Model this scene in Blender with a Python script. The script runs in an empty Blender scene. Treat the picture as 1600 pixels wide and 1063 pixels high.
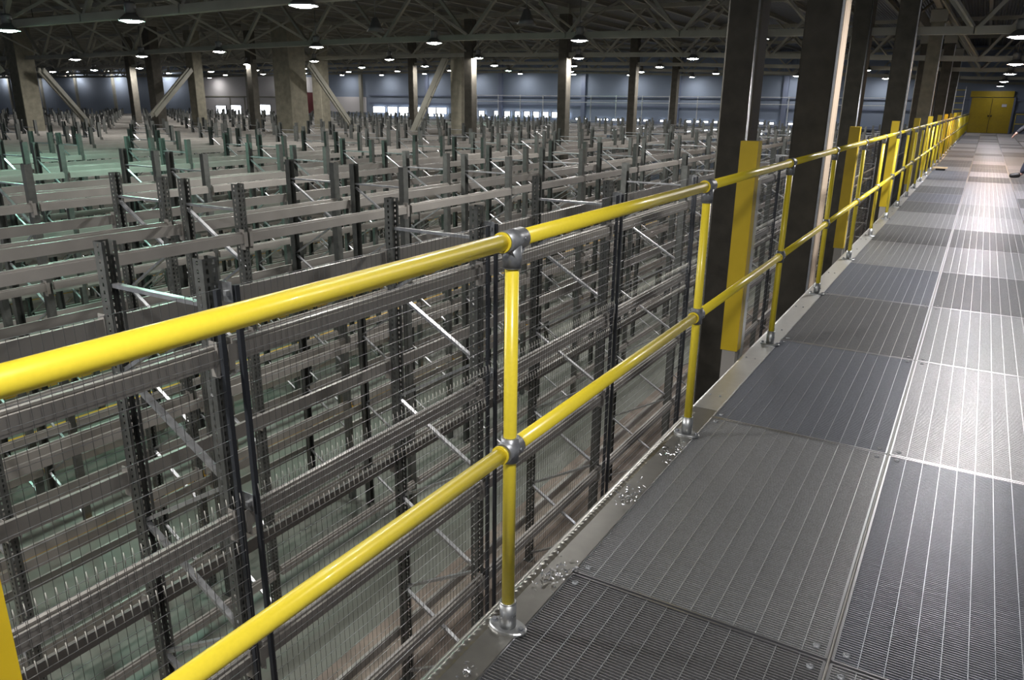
import bpy, math, random
from mathutils import Vector, Matrix
random.seed(4)
SC = bpy.context.scene
COL = SC.collection
R = math.radians

# ------------------------------------------------------------------ camera
F_PX, PITCH, YAW, ROLL = 1185.3, R(17.383), R(30.7545), R(0.7024)
CAM = Vector((.9188, 0.0, 1.4117))
FW = Vector((-math.sin(YAW)*math.cos(PITCH), math.cos(YAW)*math.cos(PITCH), -math.sin(PITCH)))
_r0 = Vector((math.cos(YAW), math.sin(YAW), 0)); _u0 = _r0.cross(FW)
RT = _r0*math.cos(ROLL) + _u0*math.sin(ROLL)
UP = -_r0*math.sin(ROLL) + _u0*math.cos(ROLL)
cd = bpy.data.cameras.new('camera'); cam = bpy.data.objects.new('camera', cd); COL.objects.link(cam)
cd.sensor_width = 36.0; cd.lens = F_PX/1600*36.0; cd.clip_start = .02; cd.clip_end = 400
M = Matrix((RT, UP, -FW)).transposed().to_4x4(); M.translation = CAM
cam.matrix_world = M
cd.dof.use_dof = False
SC.camera = cam

def proj(x, y, z):                      # used only to decide what is worth building
    d = Vector((x, y, z)) - CAM; w = d.dot(FW)
    if w < .05: return None
    return 800 + F_PX*d.dot(RT)/w, 531.5 - F_PX*d.dot(UP)/w, w
def seen(pts, m=40):
    for p in pts:
        q = proj(*p)
        if q and -m < q[0] < 1600+m and -m < q[1] < 1063+m: return True
    return False

# ------------------------------------------------------------------ world, exposure
w = bpy.data.worlds.new('world'); SC.world = w; w.use_nodes = True
w.node_tree.nodes['Background'].inputs[0].default_value = (.55, .62, .75, 1)
w.node_tree.nodes['Background'].inputs[1].default_value = .20
vs = SC.view_settings
vs.view_transform = 'Standard'; vs.look = 'None'; vs.gamma = 1; vs.use_curve_mapping = False
vs.exposure = 0.0
LAMP_L = 480.0
SC.cycles.use_denoising = True
SC.cycles.max_bounces = 6; SC.cycles.diffuse_bounces = 3; SC.cycles.glossy_bounces = 4
SC.cycles.use_light_tree = True
SC.cycles.sample_clamp_indirect = 6.0

# ------------------------------------------------------------------ materials
def mat(name, base, rough=.5, metal=0.0, noise=None, bump=None, coat=0.0, emit=None, spec=.5):
    m = bpy.data.materials.new(name); m.use_nodes = True
    nt = m.node_tree; b = nt.nodes['Principled BSDF']
    b.inputs['Base Color'].default_value = (*base, 1); b.inputs['Roughness'].default_value = rough
    b.inputs['Metallic'].default_value = metal; b.inputs['Specular IOR Level'].default_value = spec
    if coat:
        b.inputs['Coat Weight'].default_value = coat; b.inputs['Coat Roughness'].default_value = .08
    if emit:
        b.inputs['Emission Color'].default_value = (*emit[0], 1); b.inputs['Emission Strength'].default_value = emit[1]
    if noise:
        sc, amt, ramt = noise[:3]
        tc = nt.nodes.new('ShaderNodeTexCoord'); n = nt.nodes.new('ShaderNodeTexNoise')
        n.inputs['Scale'].default_value = sc; n.inputs['Detail'].default_value = 5
        mp = nt.nodes.new('ShaderNodeMapping')
        if len(noise) > 3: mp.inputs['Scale'].default_value = noise[3]
        nt.links.new(tc.outputs['Object'], mp.inputs[0]); nt.links.new(mp.outputs[0], n.inputs['Vector'])
        cr = nt.nodes.new('ShaderNodeValToRGB'); nt.links.new(n.outputs['Fac'], cr.inputs[0])
        cr.color_ramp.elements[0].position = .3; cr.color_ramp.elements[1].position = .7
        cr.color_ramp.elements[0].color = (*[c*(1-amt) for c in base], 1)
        cr.color_ramp.elements[1].color = (*[min(1, c*(1+amt)) for c in base], 1)
        nt.links.new(cr.outputs[0], b.inputs['Base Color'])
        if ramt:
            mr = nt.nodes.new('ShaderNodeMapRange'); nt.links.new(n.outputs['Fac'], mr.inputs[0])
            mr.inputs[1].default_value = .3; mr.inputs[2].default_value = .7
            mr.inputs[3].default_value = max(.03, rough-ramt); mr.inputs[4].default_value = min(1, rough+ramt)
            nt.links.new(mr.outputs[0], b.inputs['Roughness'])
    if bump:
        kind, sc, dist, st = bump
        tc = nt.nodes.new('ShaderNodeTexCoord')
        if kind == 'noise':
            n = nt.nodes.new('ShaderNodeTexNoise'); n.inputs['Scale'].default_value = sc; out = 'Fac'
        else:
            n = nt.nodes.new('ShaderNodeTexWave'); n.inputs['Scale'].default_value = sc; out = 'Fac'
            n.bands_direction = kind
        nt.links.new(tc.outputs['Object'], n.inputs['Vector'])
        bp = nt.nodes.new('ShaderNodeBump'); bp.inputs['Distance'].default_value = dist; bp.inputs['Strength'].default_value = st
        nt.links.new(n.outputs[out], bp.inputs['Height']); nt.links.new(bp.outputs[0], b.inputs['Normal'])
    return m

GALV   = mat('galvanised_steel', (.46, .47, .48), .36, .85, (26, .18, .1))
GALVD  = mat('dull_galvanised_fitting', (.25, .26, .28), .42, .55, (60, .2, .08))
KERBN  = mat('worn_kerb_plate', (.37, .36, .335), .33, .9, (25, .05, .02))
KERB   = mat('galvanised_kerb', (.66, .66, .65), .38, .92, (30, .05, .04))
UPR    = mat('upright_zinc', (.13, .135, .128), .40, .45, (14, .15, .1))
BRACE  = mat('brace_zinc', (.52, .53, .55), .35, .8, (18, .12, .08))
BEAM   = mat('grey_beam_paint', (.33, .312, .29), .36, .15, (3, .08, .06))
YEL    = mat('yellow_powder_coat', (.80, .64, .042), .33, 0, (120, .03, .03), coat=.18)
YEL2   = mat('yellow_guard_paint', (.52, .37, .012), .45, 0, (8, .06, .05))
ORANGE = mat('yellow_guide_rail', (.72, .42, .04), .5)
CONC   = mat('column_shaded_concrete', (.085, .078, .065), .75, 0, (5, .22, .05), spec=.3)  # shaded copy of the concrete, unlit fronts darkened in its colour; lit copy below
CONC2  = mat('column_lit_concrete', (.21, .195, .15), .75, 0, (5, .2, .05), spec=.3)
LITSIDE  = mat('lit_column_side', (.45, .36, .28), .7, 0, (6, .2, .05, (1, 1, .1)))  # cream of the lamp-lit column side, put into the colour
TRUSS  = mat('truss_paint', (.30, .29, .245), .55, .1, (2, .1, .05))
DECK   = mat('roof_deck', (.13, .13, .13), .45, .4, None, ('X', 3.2, .05, .8))
WALL   = mat('far_wall_panel', (.235, .28, .365), .85, 0, (.5, .04, 0))
WALLW  = mat('white_wall_panel', (.62, .60, .62), .7)
MAROON = mat('maroon_panel', (.15, .035, .04), .6)
BLUEP  = mat('blue_paint', (.17, .20, .29), .5)
WIRE   = mat('mesh_wire', (.22, .22, .21), .4, .7)
MPOST  = mat('mesh_post_paint', (.05, .055, .065), .4, .3)
FLOORM = mat('green_grey_floor', (.155, .165, .14), .5, 0, (1.2, .12, .1))
FLOORB = mat('raw_concrete', (.22, .18, .15), .8, 0, (3, .3, .05))
UNDER  = mat('dark_plywood_deck', (.085, .05, .04), .8, 0, (2, .3, 0))
DARKS  = mat('dark_steel', (.05, .05, .05), .5, .5)
GR = [mat('grating_zinc_mid', (.58, .59, .61), .36, .82, (260, .22, .08)),
      mat('grating_zinc_slate', (.40, .42, .47), .38, .78, (120, .10, .04)),
      mat('grating_zinc_light', (.70, .70, .73), .40, .76, (320, .3, .1)),
      mat('grating_zinc_dark', (.35, .355, .37), .40, .75, (160, .15, .05))]
GBAND = mat('grating_edge_bar', (.62, .62, .65), .28, .95)
HOUS = mat('lamp_housing', (.17, .17, .17), .4, .5)
SCREEN = lambda n, c, s: mat(n, (.8, .8, .8), .5, 0, emit=(c, s))
TINT = {'w': (1, .97, .93), 'g': (.50, 1, .78), 'o': (1, .66, .40), 'v': (.93, .92, 1)}
DAY = SCREEN('daylight_pane', (.86, .92, 1), 4.5)
JACKET = mat('black_cloth', (.012, .012, .015), .85); JEANS = mat('dark_trousers', (.02, .024, .04), .85)
SKIN = mat('skin', (.45, .26, .19), .5); SHOE = mat('shoe_leather', (.015, .013, .012), .5)
HELM = mat('white_helmet', (.8, .8, .8), .3); HAIR = mat('hair', (.03, .02, .015), .8)
WOOD = mat('pine_wood', (.62, .47, .28), .7, 0, (10, .2, 0, (1, 8, 8)))
SIGN = mat('sign_white', (.7, .7, .75), .5)

# ------------------------------------------------------------------ mesh builder
class MB:
    def __init__(s): s.v = []; s.f = []; s.m = []; s.sm = []
    def add(s, vs_, fs, mi=0, smooth=False):
        o = len(s.v); s.v += [tuple(v) for v in vs_]
        for f in fs: s.f.append([o+i for i in f]); s.m.append(mi); s.sm.append(smooth)
    def box(s, a, b, mi=0):
        x0, y0, z0 = a; x1, y1, z1 = b
        s.add([(x0,y0,z0),(x1,y0,z0),(x1,y1,z0),(x0,y1,z0),(x0,y0,z1),(x1,y0,z1),(x1,y1,z1),(x0,y1,z1)],
              [(0,3,2,1),(4,5,6,7),(0,1,5,4),(1,2,6,5),(2,3,7,6),(3,0,4,7)], mi)
    def bar(s, p, q, wd, th, up=(0,0,1), mi=0):            # rectangular bar p->q: wd sideways, th along up
        p = Vector(p); q = Vector(q); d = (q-p).normalized(); u = Vector(up)
        sx = d.cross(u)
        if sx.length < 1e-4: sx = d.cross(Vector((1,0,0)))
        sx.normalize(); u = sx.cross(d).normalized()
        a = sx*wd/2; b = u*th/2
        s.add([p-a-b,p+a-b,p+a+b,p-a+b,q-a-b,q+a-b,q+a+b,q-a+b],
              [(3,2,1,0),(4,5,6,7),(0,1,5,4),(1,2,6,5),(2,3,7,6),(3,0,4,7)], mi)
    def tube(s, p, q, r0, r1=None, n=16, caps=True, mi=0):
        r1 = r0 if r1 is None else r1
        p = Vector(p); q = Vector(q); d = (q-p).normalized()
        a = d.orthogonal().normalized(); b = d.cross(a)
        vs_ = []
        for c, r in ((p, r0), (q, r1)):
            for i in range(n):
                t = 2*math.pi*i/n; vs_.append(c + a*(r*math.cos(t)) + b*(r*math.sin(t)))
        s.add(vs_, [(i, (i+1) % n, n+(i+1) % n, n+i) for i in range(n)], mi, True)
        if caps:
            o = len(s.v)-2*n
            s.f.append([o+i for i in range(n)][::-1]); s.m.append(mi); s.sm.append(False)
            s.f.append([o+n+i for i in range(n)]); s.m.append(mi); s.sm.append(False)
    def lathe(s, prof, c=(0,0,0), n=24, mi=0, cap=False):
        vs_ = []
        for r, z in prof:
            for i in range(n):
                t = 2*math.pi*i/n; vs_.append((c[0]+r*math.cos(t), c[1]+r*math.sin(t), c[2]+z))
        fs = []
        for k in range(len(prof)-1):
            for i in range(n): fs.append((k*n+i, k*n+(i+1) % n, (k+1)*n+(i+1) % n, (k+1)*n+i))
        s.add(vs_, fs, mi, True)
        if cap: s.add([(c[0]+prof[-1][0]*math.cos(2*math.pi*i/n), c[1]+prof[-1][0]*math.sin(2*math.pi*i/n), c[2]+prof[-1][1]) for i in range(n)], [tuple(range(n))], mi)
    def prism(s, prof, y0, y1, mi=0, smooth=False):         # closed (x,z) profile swept along y
        n = len(prof)
        s.add([(x, y0, z) for x, z in prof]+[(x, y1, z) for x, z in prof],
              [(i, n+i, n+(i+1) % n, (i+1) % n) for i in range(n)] + [tuple(range(n)), tuple(range(2*n-1, n-1, -1))], mi, smooth)
    def mesh(s, name, *mats):
        me = bpy.data.meshes.new(name); me.from_pydata(s.v, [], s.f)
        for m_ in mats: me.materials.append(m_)
        me.polygons.foreach_set('material_index', s.m); me.polygons.foreach_set('use_smooth', s.sm)
        me.update(); return me
    def build(s, name, mats, parent=None, loc=None):
        return obj(name, s.mesh(name, *(mats if isinstance(mats, (list, tuple)) else [mats])), parent, loc)

def obj(name, me, parent=None, loc=None, rz=0):
    o = bpy.data.objects.new(name, me); COL.objects.link(o)
    if parent is not None: o.parent = parent
    if loc is not None: o.location = loc
    if rz: o.rotation_euler = (0, 0, rz)
    return o
def tag(o, label, cat, group=None, kind=None):
    o['label'] = label; o['category'] = cat
    if group: o['group'] = group
    if kind: o['kind'] = kind
    return o
def thing(name, loc, label, cat, group=None):
    o = bpy.data.objects.new(name, None); COL.objects.link(o); o.location = loc; o.empty_display_size = .1
    return tag(o, label, cat, group)
def struct(o): o['kind'] = 'structure'; return o
def nth(n):
    base = ['first','second','third','fourth','fifth','sixth','seventh','eighth','ninth','tenth','eleventh','twelfth','thirteenth',
            'fourteenth','fifteenth','sixteenth','seventeenth','eighteenth','nineteenth']
    tens = {2:'twent',3:'thirt',4:'fort',5:'fift',6:'sixt',7:'sevent'}
    if n <= 19: return base[n-1]
    t, u = divmod(n, 10)
    return tens[t]+'ieth' if u == 0 else tens[t]+'y-'+base[u-1]

FZ = -4.9                # warehouse floor
YW = 55.5                # far wall
ROOF = 4.95
STN = [.45+9*k for k in range(7)]

# ================================================================== SETTING
b = MB(); b.box((-130, -4, FZ-.2), (-4.6, YW, FZ)); struct(b.build('floor', FLOORM))
b = MB(); b.box((-4.6, -4, FZ-.2), (9, YW, FZ)); struct(b.build('floor_edge_strip', FLOORB))
b = MB(); b.box((-130, -12, ROOF), (9, YW, ROOF+.15)); struct(b.build('ceiling', DECK))
b = MB(); b.box((-130, YW, FZ), (9, YW+.2, ROOF+.15)); struct(b.build('wall_far', WALL))
b = MB(); b.box((9, 20, FZ), (9.2, YW+.2, ROOF+.15)); struct(b.build('wall_right', WALL))
# wall ribs and horizontal rails on the far wall
for i, x in enumerate([-10.9-7.5*k for k in range(0, 15)]):
    b = MB(); b.box((x-.16, YW-.22, FZ), (x+.16, YW, ROOF)); struct(b.build('trim_%d' % (i+10), BLUEP if x > -45 else TRUSS))
b = MB()
for z in (1.9, 1.25): b.box((-47.5, YW-.10, z-.05), (8, YW, z+.05))
struct(b.build('trim_2', BLUEP))
# loading bay: pale wall section with windows, maroon panel, lit opening
b = MB(); b.box((-70.6, YW-.12, -.9), (-59.2, YW, 3.6)); struct(b.build('wall_far_bay', WALLW))
b = MB(); b.box((-56.4, YW-.10, .2), (-54.2, YW, 2.1)); struct(b.build('trim_3', MAROON))
b = MB(); b.box((-56.6, YW-.10, 2.12), (-54.3, YW, 3.5)); struct(b.build('wall_far_upper_bay', WALLW))
b = MB(); b.box((-53.3, YW-.08, .4), (-47.9, YW, 1.75)); struct(b.build('wall_far_lit_bay', WALLW))
b = MB()
for x in (-66.2, -64.0, -62.0): b.box((x-.06, YW-.16, -.9), (x+.06, YW-.1, 1.7))
b.box((-70.6, YW-.16, 1.6), (-59.2, YW-.1, 1.72)); struct(b.build('trim_4', TRUSS))
WN = [0]
def window(x0, x1, z0, z1, split=1):
    WN[0] += 1
    fr = MB(); t = .045
    fr.box((x0-t, YW-.2, z0-t), (x1+t, YW-.13, z0)); fr.box((x0-t, YW-.2, z1), (x1+t, YW-.13, z1+t))
    fr.box((x0-t, YW-.2, z0), (x0, YW-.13, z1)); fr.box((x1, YW-.2, z0), (x1+t, YW-.13, z1))
    o = struct(fr.build('window_%d' % WN[0], DARKS))
    for i in range(split):
        a = x0+(x1-x0)*i/split+.03; c = x0+(x1-x0)*(i+1)/split-.03
        p = MB(); p.box((a, YW-.17, z0), (c, YW-.14, z1)); p.build('window_pane', DAY, o)
window(-68.4, -66.9, -.45, .75); window(-66.1, -64.6, -.4, .8); window(-62.0, -60.3, -.6, .9)
window(-65.2, -63.2, -.85, -.65)
xs = [-47.0, -45.3, -44.0, -42.9, -41.0, -39.9]
for i, x in enumerate(xs): window(x, x+(1.1 if i % 3 else 1.4), .42, .92, 1)
for x in (-45.2, -43.9, -41.1, -40.0): window(x, x+.9, .2, .36)
x = -38.2
while x < -27: window(x, x+.55, .32, .72); x += random.choice((.85, 1.0, 1.5))
for x in (-37.5, -34.9, -33.1): window(x, x+.5, .02, .24)
x = -26.5
while x < -5.6:
    window(x, x+.38, .02, .32)
    if random.random() < .75: window(x, x+.38, -.5, -.18)
    x += random.choice((.55, .7, 1.3))

# far catwalk railing in front of the blue wall
t = thing('catwalk_railing', (-24, YW-1.2, 1.0), 'pale railing of a high catwalk running along the blue far wall', 'railing')
for z in (.95, .5):
    b = MB(); b.bar((-11, 0, z), (20, 0, z), .05, .05); b.build('rail', BRACE, t)
for k in range(16):
    b = MB(); b.bar((-11+2.05*k, 0, -.9), (-11+2.05*k, 0, 1.0), .06, .06); b.build('post', BRACE, t)
b = MB(); b.box((-11, -.5, -1.0), (20, .9, -.9)); b.build('catwalk_deck', BLUEP, t)
b = MB(); b.box((-11, .9, -1.0), (20, 1.2, -.8)); b.build('wall_bracket', BLUEP, t)

# door in the far wall at the end of the walkway
b = MB(); b.box((.0, YW-.16, 0), (2.16, YW-.02, 2.02)); b.box((-.1, YW-.2, 2.06), (2.12, YW-.02, 2.4))
dr = struct(b.build('door_1', YEL2))
b = MB(); b.box((-.1, YW-.18, 0), (0, YW-.0, 2.06)); b.box((2.16, YW-.18, 0), (2.26, YW, 2.06)); b.build('door_frame', BLUEP, dr)
b = MB(); b.box((1.07, YW-.175, .02), (1.09, YW-.15, 2.0)); b.build('door_gap', DARKS, dr)
for s in (-1, 1):
    b = MB(); b.tube((1.08+s*.07, YW-.2, .93), (1.08+s*.07, YW-.2, 1.03), .03); b.bar((1.08+s*.07, YW-.2, .98), (1.08+s*.07, YW-.15, .98), .02, .02); b.build('door_handle', DARKS, dr)
b = MB(); b.box((1.6, YW-.185, 1.5), (1.85, YW-.16, 1.66)); b.build('door_sign', SIGN, dr)

# ================================================================== WALKWAY
WY0, WY1 = -1.0, YW-.05
b = MB(); b.box((-.06, -1, -2.9), (3.2, YW-.3, -2.8)); o = struct(b.build('floor_lower_walkway', UNDER))
# steel framing under the gratings
b = MB()
for x in (.0, .79, 1.557, 2.32, 3.1): b.box((x-.04, WY0, -.22), (x+.04, WY1, -.034))
y = 1.88-1.47*2
while y < WY1:
    b.box((0, y-.035, -.20), (3.1, y+.035, -.036)); y += 1.47
struct(b.build('floor_framing', BEAM))
# kerb: rolled outer edge, flat top
def kerb(x_in, x_out, name, m=None, WY0=WY0, WY1=WY1):
    sgn = 1 if x_out > x_in else -1
    prof = [(x_in, -.03), (x_in, .004)]
    for a in range(0, 7):
        t = a/6*math.pi/2
        prof.append((x_out - sgn*.022 + sgn*.022*math.sin(t), .004-.022+.022*math.cos(t)))
    prof += [(x_out, -.2), (x_out-sgn*.006, -.2), (x_out-sgn*.006, -.03)]
    if sgn < 0: prof = prof[::-1]
    b = MB(); n = len(prof)
    b.add([(x, WY0, z) for x, z in prof]+[(x, WY1, z) for x, z in prof],
          [((i+1) % n, n+(i+1) % n, n+i, i) for i in range(n)]+[tuple(range(n)), tuple(range(2*n-1, n-1, -1))], 0, False)
    return struct(b.build(name, m or KERB))
k0 = kerb(.036, -.095, 'trim_1', KERBN, WY0, 3.42)
k1 = kerb(.036, -.095, 'trim_6', KERB, 3.425, WY1)
kerb(3.09, 3.2, 'trim_5')
b = MB(); y = 3.62
while y < 30:
    for x in (-.055, -.005):
        b.tube((x, y, .003), (x, y, .009), .006, .0045, 10)
    y += .70
b.build('rivets', GALVD, k1)
# hammered crescents on the rolled edge of the near kerb
b = MB(); NX = 12; ys_ = []; y = .6
while y < 3.35: ys_.append(y); y += .003
marks = []; y = .6
while y < 3.4: marks.append((y, random.uniform(.6, 1.0)*(1 if y < 2.9 else max(0, (3.4-y)*2)))); y += random.uniform(.019, .033)
vv = []
mi = 0
for y in ys_:
    for i in range(NX+1):
        u = i/NX; x = -.046-.0495*u
        base = .0042+.003*math.sin(math.pi*min(1, u*1.6)) - .026*max(0, u-.35)**2/.4225
        yy_ = y+.014*u*u
        h = 0
        for my, a in marks:
            d = yy_-my
            if -.011 < d < .011: h += a*.0021*math.cos(d/.011*math.pi/2)**2
        h *= math.sin(math.pi*max(0, min(1, u/.92)))
        vv.append((x, y, base+h))
b.add(vv, [(k*(NX+1)+i, k*(NX+1)+i+1, (k+1)*(NX+1)+i+1, (k+1)*(NX+1)+i) for k in range(len(ys_)-1) for i in range(NX)], 0, True)
b.build('hammered_edge', KERBN, k0)

# grating panels
PW, PL = .75, 1.455
def grating_mesh():
    b = MB()
    n = int(PL/.0105)
    for i in range(1, n):
        y = PL*i/n
        b.add([(0, y-.0010, -.025), (0, y+.0010, -.025), (0, y+.0010, 0), (0, y-.0010, 0), (PW, y-.0010, -.025), (PW, y+.0010, -.025), (PW, y+.0010, 0), (PW, y-.0010, 0)],
              [(3, 2, 6, 7), (0, 3, 7, 4), (2, 1, 5, 6)])
    for i in range(1, 12):
        x = PW*i/12
        b.box((x-.0012, 0, -.010), (x+.0012, PL, -.0002))
    return b
def band_mesh():
    b = MB()
    b.box((0, -.003, -.025), (PW, .003, .0015))
    return b
def side_mesh():
    b = MB(); b.box((-.003, 0, -.025), (.004, PL, .0015)); return b
gms = []
for g in GR: gms.append(grating_mesh().mesh('grating_panel', g))
bandm = band_mesh().mesh('edge_bar', GBAND); sidem = side_mesh().mesh('side_bar', GBAND)
clipb = MB(); clipb.lathe([(.010, -.002), (.010, .0025), (.004, .0035), (.003, .001)], n=14, cap=True); clipm = clipb.mesh('fixing_clip', GALVD)
COLX = [.037, .803, 1.568, 2.333]
COLN = ['in the column beside the left kerb', 'in the second column from the left kerb', 'in the third column from the left kerb', 'in the column along the right kerb']
y0 = 1.885-1.47; row = 0; yy = y0-1.47
vi = 0
PICK = {(2, 0): 1, (3, 0): 3, (4, 0): 1, (1, 0): 0, (0, 0): 3, (1, 1): 1, (0, 1): 0, (2, 1): 2, (3, 1): 0, (5, 0): 0, (6, 0): 3}
while yy < YW-1.2:
    for c, x in enumerate(COLX):
        v = PICK.get((row-1, c), random.choice((0, 0, 2, 2, 3) if c else (0, 0, 3, 1)))
        o = obj('grating_panel', gms[v], None, (x, yy, 0))
        tag(o, 'galvanised floor grating panel %s, %s from the camera' % (COLN[c], nth(row+1)), 'grating', 'steel grating panels of the walkway floor')
        obj('edge_bar', bandm, o); obj('edge_bar', bandm, o, (0, PL, 0)); obj('side_bar', sidem, o); obj('side_bar', sidem, o, (PW-.001, 0, 0))
        if row < 6:
            for (cx, cy) in ((.03, .04), (PW-.03, .04), (.03, PL-.04), (PW-.03, PL-.04)):
                obj('fixing_clip', clipm, o, (cx, cy, .001))
    yy += 1.47; row += 1

# metal shavings swept onto the kerb
def shavings(cx, cy, n, sp, label):
    b = MB()
    for i in range(n):
        x = cx+random.gauss(0, sp*.6); y = cy+random.gauss(0, sp); a = random.uniform(0, 6.28); L = random.uniform(.004, .016)
        x = max(-.06, min(.034, x)); z = .006+random.uniform(0, .006)
        d = Vector((math.cos(a)*L, math.sin(a)*L, random.uniform(-.004, .006)))
        p = Vector((x, y, z)); q = p+d; u = Vector((-math.sin(a), math.cos(a), .6))*.0016
        b.add([p-u, p+u, q+u, q-u, (p+q)/2+Vector((0, 0, .003))], [(0, 1, 4), (1, 2, 4), (2, 3, 4), (3, 0, 4), (3, 2, 1, 0)])
    o = b.build('metal_shavings', GBAND); tag(o, label, 'metal shavings', 'swarf left on the kerb', 'stuff')
shavings(-.005, 1.83, 70, .045, 'silver metal shavings on kerb just beyond nearest post')
shavings(.0, 1.34, 18, .02, 'few bright shavings on kerb short of nearest post')
shavings(.0, 2.42, 60, .05, 'scattered shavings on kerb midway between the first two posts')
shavings(.01, 2.88, 60, .05, 'shavings on kerb shortly before the second post')

# ================================================================== HANDRAIL
PY = [1.54, 3.08, 4.66, 6.22, 7.88, 9.5, 11.14, 12.68, 14.2]
while PY[-1] < YW-1.6: PY.append(PY[-1]+1.58)
RR, PR, ZT, ZM = .020, .0172, 1.1, .555
t = thing('handrail', (0, 0, 0), 'yellow tubular steel handrail with grey clamp fittings along the left edge of the walkway', 'railing')
def section(z, ya, yb, nm):
    b = MB(); b.tube((0, ya, z), (0, yb, z), RR, n=28); return b.build(nm, YEL, t)
prev = -.6
for y in PY:
    section(ZT, prev+.02, y-.02, 'top_rail'); section(ZM, prev+.012, y-.012, 'middle_rail'); prev = y
section(ZT, prev, prev+.5, 'top_rail'); section(ZM, prev, prev+.5, 'middle_rail')
tee = MB()
tee.tube((0, -.043, 0), (0, .043, 0), RR+.006, n=28); tee.tube((0, 0, -.012), (0, 0, -.066), PR+.0065, n=24)
tee.tube((0, 0, -.066), (0, 0, -.069), PR+.0065, PR+.003, n=24)
for s in (-1, 1):
    tee.add([(.006*0+RR*.9, s*.0, -.060), (RR*.9, s*.036, -.012), (-RR*.9, s*.036, -.012), (-RR*.9, 0, -.060)], [(0, 1, 2, 3)])
tee.tube((RR+.003, .018, .004), (RR+.009, .018, .004), .0045, n=10)
teem = tee.mesh('top_fitting', GALVD)
colb = MB(); colb.tube((0, -.050, 0), (0, -.043, 0), RR+.0045, n=28); colb.tube((0, .043, 0), (0, .047, 0), RR+.002, n=28)
colm = colb.mesh('rail_collar', YEL)
crs = MB(); crs.tube((0, -.036, 0), (0, .036, 0), RR+.006, n=28); crs.tube((0, 0, -.034), (0, 0, .034), PR+.0065, n=24)
crs.tube((RR+.003, .012, 0), (RR+.010, .012, 0), .0045, n=10)
crsm = crs.mesh('middle_fitting', GALVD)
flb = MB(); flb.tube((0, 0, 0), (0, 0, .088), PR+.0065, n=24); flb.tube((0, 0, .088), (0, 0, .091), PR+.0065, PR+.003, n=24)
fo = []
for zz, k in ((.004, 1.0), (.010, 1.0), (.013, .93)):
    for i in range(28):
        a = 2*math.pi*i/28; fo.append((.036*k*math.cos(a), .058*k*math.sin(a), zz))
flb.add(fo, [(k*28+i, k*28+(i+1) % 28, (k+1)*28+(i+1) % 28, (k+1)*28+i) for k in range(2) for i in range(28)]+[tuple(range(56, 84))], 0, False)
flm = flb.mesh('base_flange', GALV)
blt = MB()
for s in (-1, 1): blt.tube((0, s*.043, .012), (0, s*.043, .021), .007, n=6); blt.tube((0, s*.043, .013), (0, s*.043, .0145), .010, n=14)
bltm = blt.mesh('flange_bolts', GALVD)
pm = {}
for i, y in enumerate(PY):
    pb = MB(); pb.tube((0, 0, .06), (0, 0, ZT-.03), PR, n=24)
    if 'p' not in pm: pm['p'] = pb.mesh('post', YEL)
    p = obj('post', pm['p'], t, (0, y, 0))
    obj('top_fitting', teem, p, (0, 0, ZT)); obj('middle_fitting', crsm, p, (0, 0, ZM)); obj('base_flange', flm, p, (0, 0, .0), R(90)); obj('flange_bolts', bltm, p, (0, 0, 0), R(90))
    if i < 6: obj('rail_collar', colm, p, (0, 0, ZT)); obj('rail_collar', colm, p, (0, 0, ZM))
# right-hand rail, only its far part comes into view
t2 = thing('handrail', (3.145, 0, 0), 'yellow handrail on the right edge of the walkway, reaching the yellow door', 'railing')
for z, nm in ((ZT, 'top_rail'), (ZM, 'middle_rail')):
    b = MB(); b.tube((0, -.5, z), (0, YW-.6, z), RR); b.build(nm, YEL, t2)
    b = MB(); b.tube((0, YW-.6, z), (-.75, YW-.6, z), RR); b.build(nm, YEL, t2)
for y in [.02+1.58*k for k in range(35)]+[YW-.6]:
    p = obj('post', pm['p'], t2, (0, y, 0)); obj('base_flange', flm, p)
p = obj('post', pm['p'], t2, (-.75, YW-.6, 0)); obj('base_flange', flm, p)

# yellow column guards / posts outside the kerb
for k in range(12):
    y = .33+4.14*k
    t = thing('guard_post', (-.2, y, 0), 'yellow box-section guard post outside the kerb, %s from the camera' % nth(k+1), 'guard post', 'yellow guard posts outside the kerb')
    b = MB(); b.box((-.05, 0, -.02), (.05, .085, 1.22)); b.build('body', YEL2, t)
    b = MB(); b.box((-.04, .005, -.9), (.04, .08, -.02)); b.build('stub', BEAM, t)
    b = MB(); b.box((-.01, .088, -.9), (.05, .155, 1.0))
    if k: b.build('galvanised_channel', GALV, t)

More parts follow.
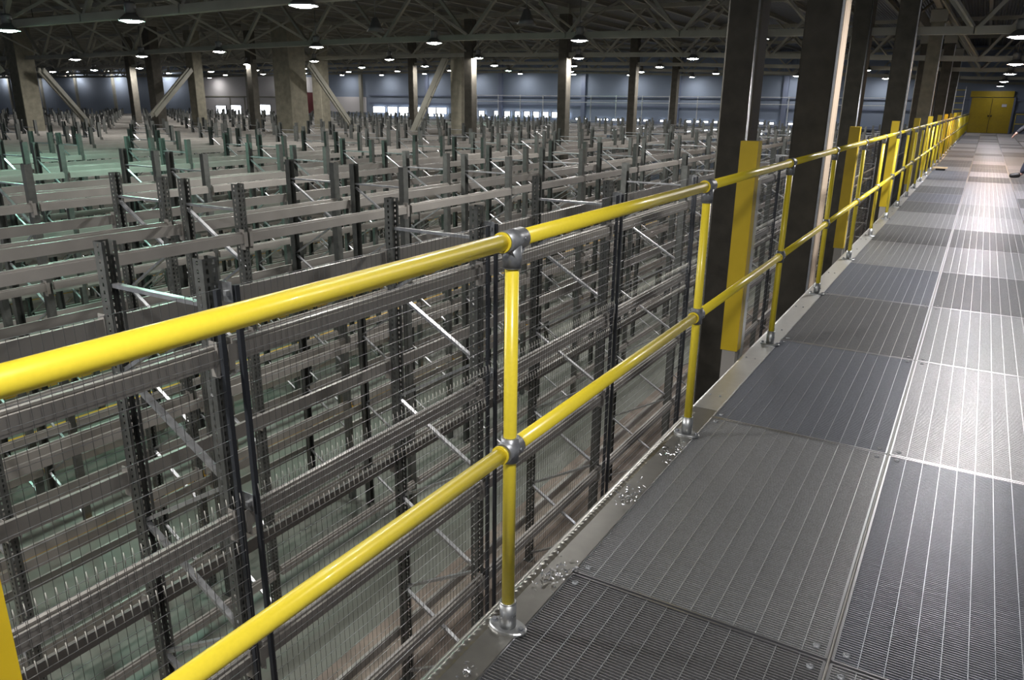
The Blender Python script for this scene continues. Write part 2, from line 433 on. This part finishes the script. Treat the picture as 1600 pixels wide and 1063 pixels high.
# ================================================================== COLUMNS beside the walkway
def column(x, y, label, s=.38, ztop=ROOF, m=CONC, strip=None):
    t = thing('column', (x, y, FZ), label, 'column')
    h = s/2; c = .02; b = MB()
    pr = [(-h+c, -h), (h-c, -h), (h, -h+c), (h, h-c), (h-c, h), (-h+c, h), (-h, h-c), (-h, -h+c)]
    n = 8; H = ztop-FZ
    b.add([(px, py, 0) for px, py in pr]+[(px, py, H) for px, py in pr], [(i, (i+1) % n, n+(i+1) % n, n+i) for i in range(n)]+[tuple(range(8, 16))])
    b.build('shaft', m, t)
    b = MB(); b.box((-h-.05, -h-.05, 0), (h+.05, h+.05, .25)); b.build('plinth', m, t)
    b = MB(); b.box((-h-.04, -h-.04, H-.35), (h+.04, h+.04, H-.02)); b.build('capital', TRUSS, t)
    if strip == 'cable':
        b = MB(); b.tube((h-.03, -h-.012, .2), (h-.03, -h-.012, H-.4), .011, n=10); b.build('conduit', BRACE, t)
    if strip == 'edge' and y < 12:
        b = MB(); b.box((h, -h+.01, .2), (h+.02, h-.01, H-.4)); b.build('lit_side_face', LITSIDE, t)  # pale plate standing in for lamp light on the column's walkway side
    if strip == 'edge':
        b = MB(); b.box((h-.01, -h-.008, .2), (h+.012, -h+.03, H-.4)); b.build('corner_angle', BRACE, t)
    return t
for k in range(1, 6):
    y = STN[k]
    column(-1.60, y, ztop=4.2, label= 'dark concrete column of the outer line beyond the handrail, %s from the camera' % nth(k), m=CONC, strip='cable')
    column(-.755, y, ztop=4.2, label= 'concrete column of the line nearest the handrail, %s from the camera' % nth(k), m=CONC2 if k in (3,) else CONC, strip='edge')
# columns standing among the racks
HC = [(-25.92, 25.52), (-34.18, 18.43), (-19.53, 29.52), (-33.24, 26.2), (-28.02, 29.52), (-33.31, 23.98), (-13.22, 27.45), (-40.3, 27.45), (-30.56, 27.45), (-17.56, 27.45), (-14.07, 36.45), (-27.6, 36.45), (-15.14, 45.45)]
WHERE = ['tallest-looking brown concrete column among the near racks', 'pale two-faced concrete column at the far left edge of the hall', 'concrete column with a brace leaning off it, mid hall',
 'concrete column left of the bright loading bay windows, brace at its head', 'concrete column just right of the maroon wall panel', 'thin dark column between the two left braces, the rightmost there',
 'dark concrete column right of the small bright wall windows', 'thin dark column between the two left braces, the leftmost there', 'column between the two bright loading bay windows',
 'slim column close behind the mid-hall braced column', 'slim dark column on the blue wall, left of the pair', 'slim column in front of the row of bright panes', 'slim column on the blue wall, right of the pair']
HS = {0: 1.0, 1: .74, 2: .6, 3: .54, 4: .6, 5: .5}
for i, ((x, y), l) in enumerate(zip(HC, WHERE)):
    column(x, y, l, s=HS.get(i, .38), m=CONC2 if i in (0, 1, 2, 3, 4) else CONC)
def brace(a, c, label):
    a = Vector(a); c = Vector(c); t = thing('diagonal_brace', c, label, 'brace', 'leaning braces between hall columns')
    for s in (-.09, .09):
        b = MB(); b.bar(Vector((0, s, 0)), (a-c)+Vector((0, s, 0)), .06, .22, (0, 0, 1)); b.build('chord', TRUSS, t)
    b = MB(); d = a-c
    for k in range(7): p = d*(k+.5)/7; b.bar(p-Vector((0, .09, 0)), p+Vector((0, .09, 0)), .04, .04)
    b.build('batten', TRUSS, t)
def strut_to(a, c, label):
    a = Vector(a); c = Vector(c); d = (c-a); c2 = a+d*((FZ+2.9-a.z)/d.z) if False else c
    brace(a, c2, label)
strut_to((-24.46, 25.29, 2.91), (-25.29, 28.83, 0.07), 'long brace leaning right and down from the brown column')
strut_to((-19.80, 28.85, 3.22), (-21.21, 28.23, 0.1), 'long brace leaning left and down from the mid-hall column')
strut_to((-32.7, 18.39, 2.46), (-35.62, 22.1, -0.18), 'long brace leaning right and down at the far left')
strut_to((-32.87, 25.67, 2.78), (-31.70, 22.55, 0.68), 'long brace leaning left beside the pale column')
strut_to((-26.9, 13.9, 2.3), (-28.4, 11.4, .65), 'short end of a brace at the left edge of the photo')

# ================================================================== RACKS
Y0R, BAY, TOP = 2.754, 2.798, .552
LV = [.045, -1.05, -2.09, -3.14, -4.18]
def upright_mesh(face):                                  # face=+1: perforated face towards +x ; depth runs to -x*face
    b = MB(); Wd, D, hh = .10, .085, TOP-FZ
    n = int(hh/.05)
    def strip(P0, U, width, holes, z0, dz, hw, hh_):    # band with holes centred at fractions
        N = []
        P0 = Vector(P0); U = Vector(U)
        z1 = z0+dz; zc = (z0+z1)/2
        def q(u0, u1, za, zb): b.add([P0+U*u0+Vector((0,0,za)), P0+U*u1+Vector((0,0,za)), P0+U*u1+Vector((0,0,zb)), P0+U*u0+Vector((0,0,zb))], [(0,1,2,3)])
        q(0, width, z0, zc-hh_); q(0, width, zc+hh_, z1)
        u = 0
        for h in holes: q(u, h-hw, zc-hh_, zc+hh_); u = h+hw
        q(u, width, zc-hh_, zc+hh_)
    dz = hh/n; x0 = 0; x1 = -D*face
    for k in range(n):
        z = FZ+k*dz
        strip((x0, -Wd/2, 0), (0, 1, 0), Wd, (.027, .073), z, dz, .008, .014)
        strip((x0, -Wd/2, 0), (-face, 0, 0), D, (.045,), z, dz, .008, .012)
        strip((x0, Wd/2, 0), (-face, 0, 0), D, (.045,), z, dz, .008, .012)
    for s in (-1, 1):
        b.box((min(x1, x1+.002), s*Wd/2-(.0 if s < 0 else .022), FZ), (max(x1, x1+.002), s*Wd/2+(.022 if s < 0 else .0), TOP))
    b.box((min(x0+.02*face, x1-.02*face), -.075, FZ), (max(x0+.02*face, x1-.02*face), .075, FZ+.008))
    return b
def plain_upright(b, x, y, face, top=TOP):
    D = .085; x1 = x-D*face
    b.add([(x1,y-.05,FZ),(x,y-.05,FZ),(x,y+.05,FZ),(x1,y+.05,FZ),(x1,y-.05,top),(x,y-.05,top),(x,y+.05,top),(x1,y+.05,top)], [(0,1,5,4),(1,2,6,5),(2,3,7,6)] if face > 0 else [(4,5,1,0),(5,6,2,1),(6,7,3,2)])
upm = {f: upright_mesh(f).mesh('upright', UPR) for f in (1, -1)}
def zig(D, flip):
    """brace end points in a frame of depth D, origin at near (+x) plane, running to -x"""
    a, c = -.06, -D+.06
    L = [((a, .27), (c, .27))]
    z = .22; side = 0 if flip else 1
    while z-.55 > FZ:
        p = (a if side == 0 else c, z); q = (c if side == 0 else a, z-.53)
        L.append((p, q)); z -= .56; side = 1-side
    return L
def frame_single(D, flip):
    b = MB()
    for f, x in ((1, 0), (-1, -D)):
        plain_upright(b, x, 0, f)
    for (xa, za), (xc, zc) in zig(D, flip): b.bar((xa, 0, za), (xc, 0, zc), .022, .035, (0, 1, 0), 1)
    return b.mesh('upright_frame', UPR, BRACE)
def beam_mesh(L, face):
    b = MB(); o = .052*face
    xs_ = sorted((0, o)); xs2 = sorted((0, o*.55))
    b.box((xs_[0], .055, -.118), (xs_[1], L-.055, -.018)); b.box((xs2[0], .055, -.018), (xs2[1], L-.055, 0))
    return b.mesh('beam', BEAM)
def conn_mesh(L, face, end):
    b = MB(); o = .058*face; y = .05 if end == 0 else L-.058
    xs_ = sorted((-.012*face, o)); b.box((xs_[0], y, -.19), (xs_[1], y+.008, .03))
    b.box((min(o, o+.004*face), y-.035 if end == 0 else y, -.16), (max(o, o+.004*face), y+.006 if end == 0 else y+.045, .0))
    return b.mesh('beam_connector', BEAM)
PLANES = [(-2.72, 1.04)]
j = 0
while -5.78-4.15*j > -66:
    PLANES += [(-5.78-4.15*j, .98), (-7.06-4.15*j, .99)]; j += 1
bmesh_ = {}; cmesh_ = {}; fs_mesh = {}; br_mesh = {}
for f in (1, -1): bmesh_[f] = beam_mesh(BAY, f); cmesh_[f] = (conn_mesh(BAY, f, 0), conn_mesh(BAY, f, 1))
blk = [(x, y) for x, y in HC]
BKT = []
for r, (X, D) in enumerate(PLANES):
    ks = []
    for k in range(-3, 18):
        y = Y0R+BAY*k
        if seen([(X, y, .55), (X, y, -1), (X, y, -3), (X-D, y, .5), (X-D, y, -1.5), (X-D, y, -3.5), (X, y+BAY, .1), (X-D, y+BAY, .1), (X, y-BAY, .1), (X-D, y-BAY, .1), (X, y+BAY, -1.5), (X-D, y+BAY, -3)], 60): ks.append(k)
    if not ks: continue
    if r == 0: lab = 'grey steel storage rack nearest the walkway, behind the wire mesh'
    else: lab = 'long grey storage rack, %s row across the hall from the walkway' % nth(r+1)
    t = thing('storage_rack', (X, 0, 0), lab, 'storage rack', 'parallel storage racks filling the hall')
    def blocked(xa, xb, ya, yb):
        for cx, cy in blk:
            if xa-.2 < cx+.0 and cx-.0 < xb+.2 and ya-.2 < cy < yb+.2: return True
        return False
    cand = []
    rest = MB(); nrest = 0
    for k in ks:
        y = Y0R+BAY*k
        q = proj(X, y, 0); near = q and q[2] < (9.5 if r < 5 else 0)
        if not blocked(X-D, X, y-.05, y+.05):
            if near:
                fr = bpy.data.objects.new('upright_frame', None); COL.objects.link(fr); fr.parent = t; fr.location = (0, y, 0); fr.empty_display_size = .1
                obj('upright', upm[1], fr); obj('upright', upm[-1], fr, (-D, 0, 0))
                for i, ((xa, za), (xc, zc)) in enumerate(zig(D, r == 0)):
                    key = (round(D, 2), r == 0, i)
                    if key not in br_mesh:
                        b = MB(); b.bar((xa, 0, za), (xc, 0, zc), .026, .042, (0, 1, 0)); br_mesh[key] = b.mesh('frame_brace', BRACE)
                    obj('frame_brace', br_mesh[key], fr)
            else:
                key = (round(D, 2), r == 0)
                if key not in fs_mesh: fs_mesh[key] = frame_single(*key)
                obj('upright_frame', fs_mesh[key], t, (0, y, 0))
        if k+1 in ks or True:
            for li, z in enumerate(LV):
                for f in (1, -1):
                    x = 0 if f > 0 else -D
                    if blocked(X+x-.06, X+x+.06, y, y+BAY): continue
                    c = proj(X+x, y+BAY/2, z)
                    if not c: continue
                    if not seen([(X+x, y, z), (X+x, y+BAY, z), (X+x, y+BAY/2, z)], 10): continue
                    sc_ = 100/c[2]*(1, .6, .4, .28, .2)[li]*(1 if f > 0 or r == 0 else .8)
                    cand.append((-sc_, y, z, x, f, c[2], li))
    cand.sort()
    lim = 100 if r < 5 else (60 if r < 12 else 36)
    for i, (s_, y, z, x, f, dep, li) in enumerate(cand):
        if i < lim and (r < 12 or li == 0):
            bo = obj('beam', bmesh_[f], t, (x, y, z))
            if dep < 9.5 and li < 4 and r < 5: [obj('beam_connector', c_, bo) for c_ in cmesh_[f]]
        else:
            o_ = .052*f; xs_ = sorted((x, x+o_))
            rest.box((xs_[0], y+.055, z-.118), (xs_[1], y+BAY-.055, z)); nrest += 1
    if nrest:
        o = rest.build('lower_beams', BEAM, t); o['kind'] = 'stuff'
# cross ties between back to back racks are part of nothing else: left to the frames

# floor guide rails along the aisles
gi = 0
for j in range(-1, 12):
    for x in ((-5.68-4.15*j) if j >= 0 else -5.68, (-3.86 if j < 0 else -8.15-4.15*j)):
        if j < 0: continue
        gi += 1
        b = MB(); b.box((x-.05, -2, FZ), (x+.05, 52, FZ+.07))
        o = b.build('guide_rail', ORANGE); tag(o, 'yellow floor guide rail along an aisle between racks, %s from the walkway' % nth(gi), 'guide rail', 'floor guide rails in the aisles')

# ================================================================== WIRE MESH SCREENS
MX = -2.60
ENDS = mat('cut_wire_ends', (.80, .78, .72), .45, .3)
def mesh_grid(L, z0, z1, pitch_h, comb_top, comb_bot):
    b = MB(); r = .0016
    n = int(round(L/.05))
    for i in range(n+1):
        y = L*i/n
        b.tube((0, y, z0-(comb_bot)), (0, y, z1+comb_top), r, n=4, caps=False)
    for i in range(n+1):
        y = L*i/n
        if comb_top: b.tube((.004, y, z1+.022), (-.004, y, z1+.088), .0028, n=5, mi=2)
        if comb_bot: b.tube((.004, y, z0+.03), (.014, y, z0-.042), .0028, n=5, mi=2)
    z = z0
    while z <= z1+1e-6:
        b.tube((.003, 0, z), (.003, L, z), r*1.15, n=4, caps=False, mi=1); z += pitch_h
    return b
LB = BAY-.14
up_m = mesh_grid(LB, -1.22, .40, .1012, 0, .035).mesh('upper_mesh', WIRE, BRACE, ENDS)
lo_m = mesh_grid(LB, -4.0, -.95, .1016, .035, 0).mesh('lower_mesh', WIRE, BRACE, ENDS)
psb = MB(); psb.box((-.015, -.015, -4.1), (.015, .015, .40)); psm = psb.mesh('screen_post', MPOST)
bkb = MB()
bkb.box((-.115, -.035, .30), (.0, -.030, .42)); bkb.box((-.045, -.06, .34), (-.018, .03, .37))
bkb2 = bkb
bkm = bkb.mesh('bracket', GALV)
for k in range(-2, 17):
    y = Y0R+BAY*k
    if not seen([(MX, y+BAY*u, z) for u in (0, .5, 1) for z in (.3, -.6, -1.5, -2.5)], 40): continue
    t = thing('wire_mesh_screen', (MX, y+.07, 0), 'wire mesh safety screen on the rack side, bay %s from the camera' % nth(max(1, k+3)), 'wire mesh screen', 'wire mesh screens facing the walkway')
    obj('upper_mesh', up_m, t, (0, 0, 0)); obj('lower_mesh', lo_m, t, (.02, 0, 0))
    obj('screen_post', psm, t, (0, -.005, 0)); obj('screen_post', psm, t, (0, LB+.005, 0))
    obj('bracket', bkm, t, (0, .0, 0)); obj('bracket', bkm, t, (0, .0, -1.35))

# ================================================================== ROOF TRUSSES
LAMPS = [(1, -17.14, 2.77), (1, -12.87, 2.79), (1, -8.49, 2.84), (2, -34.25, 2.85), (2, -30.06, 2.85), (2, -25.84, 2.89), (2, -21.61, 2.96), (2, -17.12, 3.0), (2, -12.64, 3.0), (2, -8.13, 2.94), (2, 1.23, 2.75),
 (3, -47.84, 2.89), (3, -43.56, 2.94), (3, -39.31, 3.0), (3, -34.99, 3.04), (3, -30.68, 3.08), (3, -26.18, 3.16), (3, -21.72, 3.16), (3, -17.09, 3.14), (3, -12.59, 3.06), (3, -8.16, 2.97), (3, 1.4, 2.66),
 (4, -53.67, 3.09), (4, -49.28, 3.14), (4, -44.76, 3.21), (4, -40.32, 3.26), (4, -36.03, 3.3), (4, -31.28, 3.32), (4, -26.62, 3.33), (4, -22.01, 3.31), (4, -17.31, 3.23), (4, -12.75, 3.13), (4, 1.43, 2.71),
 (5, -67.6, 3.2), (5, -54.31, 3.36), (5, -49.77, 3.4), (5, -45.15, 3.43), (5, -40.61, 3.49), (5, -35.92, 3.49), (5, -31.28, 3.49), (5, -26.58, 3.44), (5, -17.27, 3.28), (5, -12.73, 3.15), (5, 1.38, 2.68),
 (6, -100.32, 3.72), (6, -67.71, 3.48), (6, -49.62, 3.63), (6, -40.3, 3.67), (6, -35.61, 3.63), (6, -30.96, 3.6), (6, -26.28, 3.52), (6, -21.77, 3.44), (6, -17.1, 3.28), (6, -10.14, 3.32), (6, -4.81, 3.13), (6, 1.32, 2.68)]
def zch(k, x):
    L = sorted((a, z) for kk, a, z in LAMPS if kk == k)
    if not L: return 2.78
    if k == 1: L = L+[(1.3, 2.76)]
    if x <= L[0][0]: return L[0][1]-.05
    for (xa, za), (xb, zb) in zip(L, L[1:]):
        if xa <= x <= xb: return za+(zb-za)*(x-xa)/(xb-xa)-.05
    return L[-1][1]-.05
ZTC = 4.72
diag_cache = {}
for k in range(1, 7):
    Y = STN[k]
    nodes = []
    x = -8.56+3.0*4
    while x > -112: nodes.append(x); x -= 3.0
    nodes = [x for x in nodes if seen([(x+d, Y, z) for d in (-3, 0, 3) for z in (2.7, 3.5, 4.6)], 60)]
    if len(nodes) < 2: continue
    t = thing('roof_truss', (0, Y, 0), 'olive grey steel roof truss spanning the hall, %s from the camera' % nth(k), 'roof truss', 'roof trusses')
    b = MB()
    for xa, xb in zip(nodes, nodes[1:]):
        b.bar((xa+.01, 0, zch(k, xa)+.16), (xb-.01, 0, zch(k, xb)+.16), .14, .15)
    b.build('bottom_chord', TRUSS, t)
    b = MB(); b.box((min(nodes)-1.6, -.07, ZTC-.07), (min(9, max(nodes)+1.6), .07, ZTC+.07)); b.build('top_chord', TRUSS, t)
    nd = 0
    for x in nodes:
        z = zch(k, x)
        for s in (-1, 1):
            if nd >= 96: break
            if not seen([(x, Y, z), (x+s*1.5, Y, ZTC), (x+s*.7, Y, 3.6)], 10): continue
            b = MB(); b.bar((x+s*.06, 0, z+.2), (x+s*1.45, 0, ZTC-.05), .07, .10, (0, 1, 0)); b.build('diagonal', TRUSS, t); nd += 1
    # knee braces from the bottom chord up to the purlins, both ways along the hall
    nk = 0
    for x in nodes:
        z = zch(k, x)
        for s in (-1, 1):
            if k > 4 or nk >= 96: break
            if not seen([(x, Y, z), (x+.8, Y+s*2.2, ZTC)], 0): continue
            b = MB(); b.bar((x, 0, z+.2), (x+s*1.4, s*2.6, ZTC-.02), .05, .06, (0, 0, 1)); b.build('knee_brace', TRUSS, t); nk += 1
# purlins running along the hall above the trusses
x = 7.94; n = 0
while x > -112:
    n += 1
    if seen([(x, y, 4.8) for y in range(-2, 56, 3)], 30):
        t = thing('roof_purlin', (x, 0, 0), 'roof purlin running the length of the hall, %s from the right' % nth(min(n, 70)), 'roof purlin', 'roof purlins')
        b = MB(); b.box((-.05, -4, 4.79), (.05, YW-.05, 4.81)); b.box((-.05, -4, 4.93), (.05, YW-.05, 4.949)); b.box((-.008, -4, 4.81), (.008, YW-.05, 4.93))
        b.build('web', TRUSS, t)
    x -= 1.5
# longitudinal beams by the column line and ducts under the deck
for i, (x, lab) in enumerate(((-1.18, 'pair of longitudinal girders over the walkway columns'), )):
    t = thing('girder', (x, 0, 0), lab, 'girder')
    for s in (-.42, .42):
        b = MB(); b.box((s-.08, 4, 4.2), (s+.08, YW-.05, 4.6)); b.build('girder_beam', TRUSS, t)
b = MB(); b.tube((-34, 12.0, 3.35), (-6.5, 12.0, 3.35), .06, n=12)
o = b.build('ceiling_pipe', DARKS); tag(o, 'black pipe running level under the roof at upper left', 'pipe')
for kx in range(-34, -6, 4):
    b = MB(); b.tube((kx+1, 12, 3.4), (kx+1, 12, 4.8), .01, n=6); b.build('hanger', DARKS, o)

# ================================================================== LAMPS
hb = MB(); hb.lathe([(.0, .30), (.09, .30), (.10, .27), (.10, .12), (.07, .10)], n=20); hbm = hb.mesh('lamp_housing', HOUS)
rf = MB(); rf.lathe([(.075, .11), (.12, .085), (.19, .02), (.225, -.03), (.232, -.03), (.2, .015), (.12, .075), (.07, .10)], n=28); rfm = rf.mesh('reflector', HOUS)
hg = MB(); hg.tube((0, 0, .30), (0, 0, 1.0), .012, n=8); hgm = hg.mesh('hanger', HOUS)
lens = {}
def lens_mesh(c, f):
    if (c, f) not in lens:
        lb = MB(); lb.lathe([(.0005, -.062), (.07, -.058), (.14, -.044), (.185, -.022), (.205, -.012)], n=28)
        lens[(c, f)] = lb.mesh('lamp_lens', SCREEN('lamp_lens_'+c, TINT[c], LAMP_L*f))
    return lens[(c, f)]
POWER = {0: .48, 1: 1.15, 2: 1.35, 3: 1.15, 4: .7, 5: .12, 6: .035, -1: .2}
COLR = {(1, -12.87): 'g', (3, 1.4): 'o', (5, -26.58): 'g', (2, 1.23): 'v', (4, 1.43): 'v', (5, 1.38): 'v', (6, 1.32): 'v', (1, -17.14): 'g'}
EXTRA = [(0, 1.3, 2.85), (0, -3.9, 2.85), (0, -8.4, 2.85), (0, -12.8, 2.85), (1, -3.9, 2.8), (1, 1.3, 2.8), (2, -3.7, 2.85), (3, -3.7, 2.85), (4, -8.2, 3.0), (4, -3.7, 2.9), (5, -22.0, 3.35), (5, -8.2, 3.0), (6, -45.0, 3.6), (6, -57.0, 4.3), (6, -76.0, 4.3), (6, -85.0, 4.3), (6, -93.0, 4.3), (6, -109.0, 4.3),  # the high far-left lamps of the last row are added to brighten the wall
         (-1, 1.3, 2.85), (-1, -3.9, 2.85)]
cnt = {}
for (k, x, z) in sorted(LAMPS+EXTRA, key=lambda a: (a[0], -a[1])):
    cnt[k] = cnt.get(k, 0)+1
    Y = .45+9*k; vis = proj(x, Y, z)
    inside = vis and -10 < vis[0] < 1610 and -10 < vis[1] < 1073
    c = COLR.get((k, x), 'w')
    if x > 0: lab = {-1: 'round lamp over the walkway behind the camera', 0: 'round lamp over the walkway above the camera', 1: 'round lamp over the walkway just above the view'}.get(k, 'round glowing lamp above the walkway, %s along from the camera' % nth(max(1, k-1)))
    else: lab = 'round high-bay lamp in the %s lamp row across the hall, %s from the walkway' % (nth(k+2), nth(cnt[k]))  # this wording also covers the lamps added to brighten the far wall
    t = thing('high_bay_lamp', (x, Y-.12, z), lab, 'lamp', 'round high-bay lamps under the roof')
    obj('lamp_housing', hbm, t); obj('reflector', rfm, t); obj('hanger', hgm, t); obj('lamp_lens', lens_mesh(c, POWER[k] if x > 0 else (1.1 if k < 1 else (.8 if z > 4 else (1.15 if c == 'g' else 1.0)*{5: .65, 6: .22}.get(k, .92)))), t)
# two unlit lamps
cone = MB(); cone.lathe([(.06, .35), (.09, .30), (.16, .12), (.24, 0), (.23, 0), (.14, .12), (.05, .25)], n=24); conem = cone.mesh('cone_reflector', HOUS)
for (x, y, z, l) in ((-8.9, 17.0, 3.2, 'unlit cone-shaped lamp, right of the two dark ones'), (-13.6, 17.0, 3.2, 'unlit cone-shaped lamp, left of the two dark ones')):
    t = thing('unlit_lamp', (x, y, z), l, 'lamp'); obj('cone_reflector', conem, t)
    b = MB(); b.tube((0, 0, .33), (0, 0, 4.75-z), .015, n=8); b.build('hanger', HOUS, t)

# ================================================================== LADDERS, PLANK
def ladder(x, y, z0, z1, wd, name, m1, m2, label):
    t = thing('ladder', (x, y, z0), label, 'ladder')
    for s in (0, wd): b = MB(); b.bar((s, 0, 0), (s, 0, z1-z0), .05, .03); b.build('stile', m1, t)
    z = .15
    while z < z1-z0: b = MB(); b.tube((0, 0, z), (wd, 0, z), .015, n=8); b.build('rung', m2, t); z += .30 if wd > .35 else .42
ladder(-.56, 44.6, -.3, 2.4, .42, 'l', GALV, YEL, 'tall grey ladder with yellow rungs at the far end of the handrail')
ladder(-1.85, 24.2, FZ, .05, .3, 'l', GALV, GALV, 'grey vertical steel ladder seen between the columns below the rail')
t = thing('wooden_board', (.17, 20.95, 0), 'pale wooden board lying on the grating beside the kerb', 'board')
b = MB(); b.box((-.14, -.12, .05), (.16, .12, .075)); b.build('board', WOOD, t)
b = MB(); b.box((-.08, -.08, .0015), (.12, .08, .05)); b.build('block', DARKS, t)

# ================================================================== PERSON
def skin(name, pts, edges, rad, m, parent=None, sub=2, root=0):
    me = bpy.data.meshes.new(name); me.from_pydata([tuple(p) for p in pts], edges, []); me.materials.append(m)
    o = bpy.data.objects.new(name, me); COL.objects.link(o)
    if parent: o.parent = parent
    md = o.modifiers.new('skin', 'SKIN'); md.use_smooth_shade = True
    for i, r_ in enumerate(rad):
        sv = me.skin_vertices[0].data[i]; sv.radius = (r_, r_) if not isinstance(r_, tuple) else r_
        sv.use_root = (i == root)
    s2 = o.modifiers.new('sub', 'SUBSURF'); s2.levels = sub; s2.render_levels = sub
    return o
PX, PYY = 1.99, 19.55
t = thing('person', (PX, PYY, 0), 'person in black jacket, dark trousers and white helmet walking at the right edge', 'person')
# facing -x; body coordinates relative to hips
J = {'hip': (0, 0, .93), 'waist': (-.01, 0, 1.08), 'chest': (-.03, 0, 1.28), 'neckb': (-.04, 0, 1.43), 'neck': (-.055, 0, 1.50), 'head': (-.07, 0, 1.60), 'crown': (-.065, 0, 1.68),
     'shL': (-.03, -.17, 1.40), 'elL': (-.24, -.23, 1.18), 'wrL': (-.44, -.25, .97), 'pmL': (-.50, -.25, .90),
     'shR': (-.03, .17, 1.40), 'elR': (.10, .23, 1.15), 'wrR': (.06, .25, .90), 'pmR': (.05, .25, .82),
     'thL': (0, -.09, .88), 'knL': (-.14, -.10, .50), 'anL': (-.24, -.10, .10), 'toL': (-.40, -.11, .04),
     'thR': (0, .09, .88), 'knR': (.05, .10, .49), 'anR': (.27, .10, .14), 'toR': (.14, .10, .045)}
def sk(name, chain, m, sub=2):
    names = []; ed = []; rad = []
    for ch in chain:
        for i, (n_, r_) in enumerate(ch):
            if n_ not in names: names.append(n_); rad.append(r_)
            if i: ed.append((names.index(ch[i-1][0]), names.index(n_)))
    return skin(name, [J[n_] for n_ in names], ed, rad, m, t, sub)
sk('body', [[('hip', .11), ('waist', .11), ('chest', .13), ('neckb', .07), ('neck', .055), ('head', .088), ('crown', .07)],
            [('neckb', .07), ('shL', .055), ('elL', .04), ('wrL', .027), ('pmL', .03)], [('neckb', .07), ('shR', .055), ('elR', .04), ('wrR', .027), ('pmR', .03)],
            [('hip', .11), ('thL', .085), ('knL', .055), ('anL', .034), ('toL', .02)], [('hip', .11), ('thR', .085), ('knR', .055), ('anR', .034), ('toR', .02)]], SKIN)
J['cuffL'] = (-.475, -.25, .935); J['cuffR'] = (.055, .25, .86)
sk('jacket', [[('hip', .155), ('waist', .15), ('chest', .165), ('neckb', .09)],
              [('neckb', .09), ('shL', .078), ('elL', .06), ('wrL', .045), ('cuffL', .040)], [('neckb', .09), ('shR', .078), ('elR', .06), ('wrR', .045), ('cuffR', .040)]], JACKET)
sk('trousers', [[('hip', .145), ('thL', .11), ('knL', .078), ('anL', .062)], [('hip', .145), ('thR', .11), ('knR', .078), ('anR', .062)]], JEANS)
J['cuffL'] = (-.475, -.25, .935); J['cuffR'] = (.055, .25, .86)
J['anL2'] = (-.245, -.10, .07); J['anR2'] = (.275, .10, .10)
J['toL2'] = (-.46, -.11, .045); J['toR2'] = (.08, .10, .05)
for _k in ('toL', 'toR', 'toL2', 'toR2', 'anL2', 'anR2'): J[_k] = (J[_k][0], J[_k][1], J[_k][2]+.022)
for a, c in (('anL2', 'toL'), ('anR2', 'toR')): sk('shoe', [[(a, .060), (c, .052), (c+'2', .040)]], SHOE)
for side in ('L', 'R'):
    pm_ = Vector(J['pm'+side]); wr = Vector(J['wr'+side]); d = (pm_-wr).normalized(); sdv = Vector((.25, .95, 0)).normalized() if side == 'L' else Vector((.25, -.95, 0)).normalized()
    bend = Vector((-.2, 0, -.9)).normalized()
    for i, ln in enumerate((.070, .078, .072, .058)):
        bs = pm_+sdv*(.026-.017*i); p1 = bs+d*ln*.45; p2 = p1+(d*.8+bend*.5)*ln*.32; p3 = p2+(d*.5+bend*.8)*ln*.25
        skin('finger', [pm_-d*.005+sdv*(.020-.013*i), bs, p1, p2, p3], [(0, 1), (1, 2), (2, 3), (3, 4)], [.010, .010, .009, .0085, .0075], SKIN, t, 1)
    th = wr+d*.03+sdv*.028
    skin('thumb', [wr+d*.02, th, th+(d*.6+sdv*.5)*.035, th+(d*.9+sdv*.3)*.06], [(0, 1), (1, 2), (2, 3)], [.012, .011, .010, .008], SKIN, t, 1)
hd = Vector(J['head'])
b = MB(); c = (hd.x-.005, hd.y, hd.z+.045)
b.lathe([(.155, .0), (.15, .012), (.125, .018), (.12, .055), (.098, .10), (.055, .128), (0.001, .138)], c, 28); b.lathe([(.155, 0), (.10, -.004)], c, 28)
b.build('helmet', HELM, t)
b = MB(); b.lathe([(.085, -.06), (.098, -.02), (.10, .03)], (hd.x+.018, hd.y, hd.z), 24); b.build('hair', HAIR, t)
b = MB(); b.add([(hd.x-.088, .012, hd.z+.01), (hd.x-.112, 0, hd.z-.022), (hd.x-.088, -.012, hd.z+.01), (hd.x-.088, .016, hd.z-.028), (hd.x-.088, -.016, hd.z-.028)], [(0, 1, 3), (2, 4, 1), (0, 2, 1), (3, 1, 4)], 0, True); b.build('nose', SKIN, t)
for s in (-1, 1):
    b = MB(); b.lathe([(.001, .009), (.008, .005), (.0095, 0), (.008, -.005), (.001, -.009)], (hd.x-.082, s*.032, hd.z+.015), 12); b.build('eye', HELM, t)
    b = MB(); b.lathe([(.001, .03), (.014, .02), (.018, 0), (.012, -.02), (.001, -.028)], (hd.x+.0, s*.09, hd.z-.005), 12); b.build('ear', SKIN, t)
b = MB(); b.box((hd.x-.090, -.024, hd.z-.052), (hd.x-.082, .024, hd.z-.045)); b.build('mouth', MAROON, t)
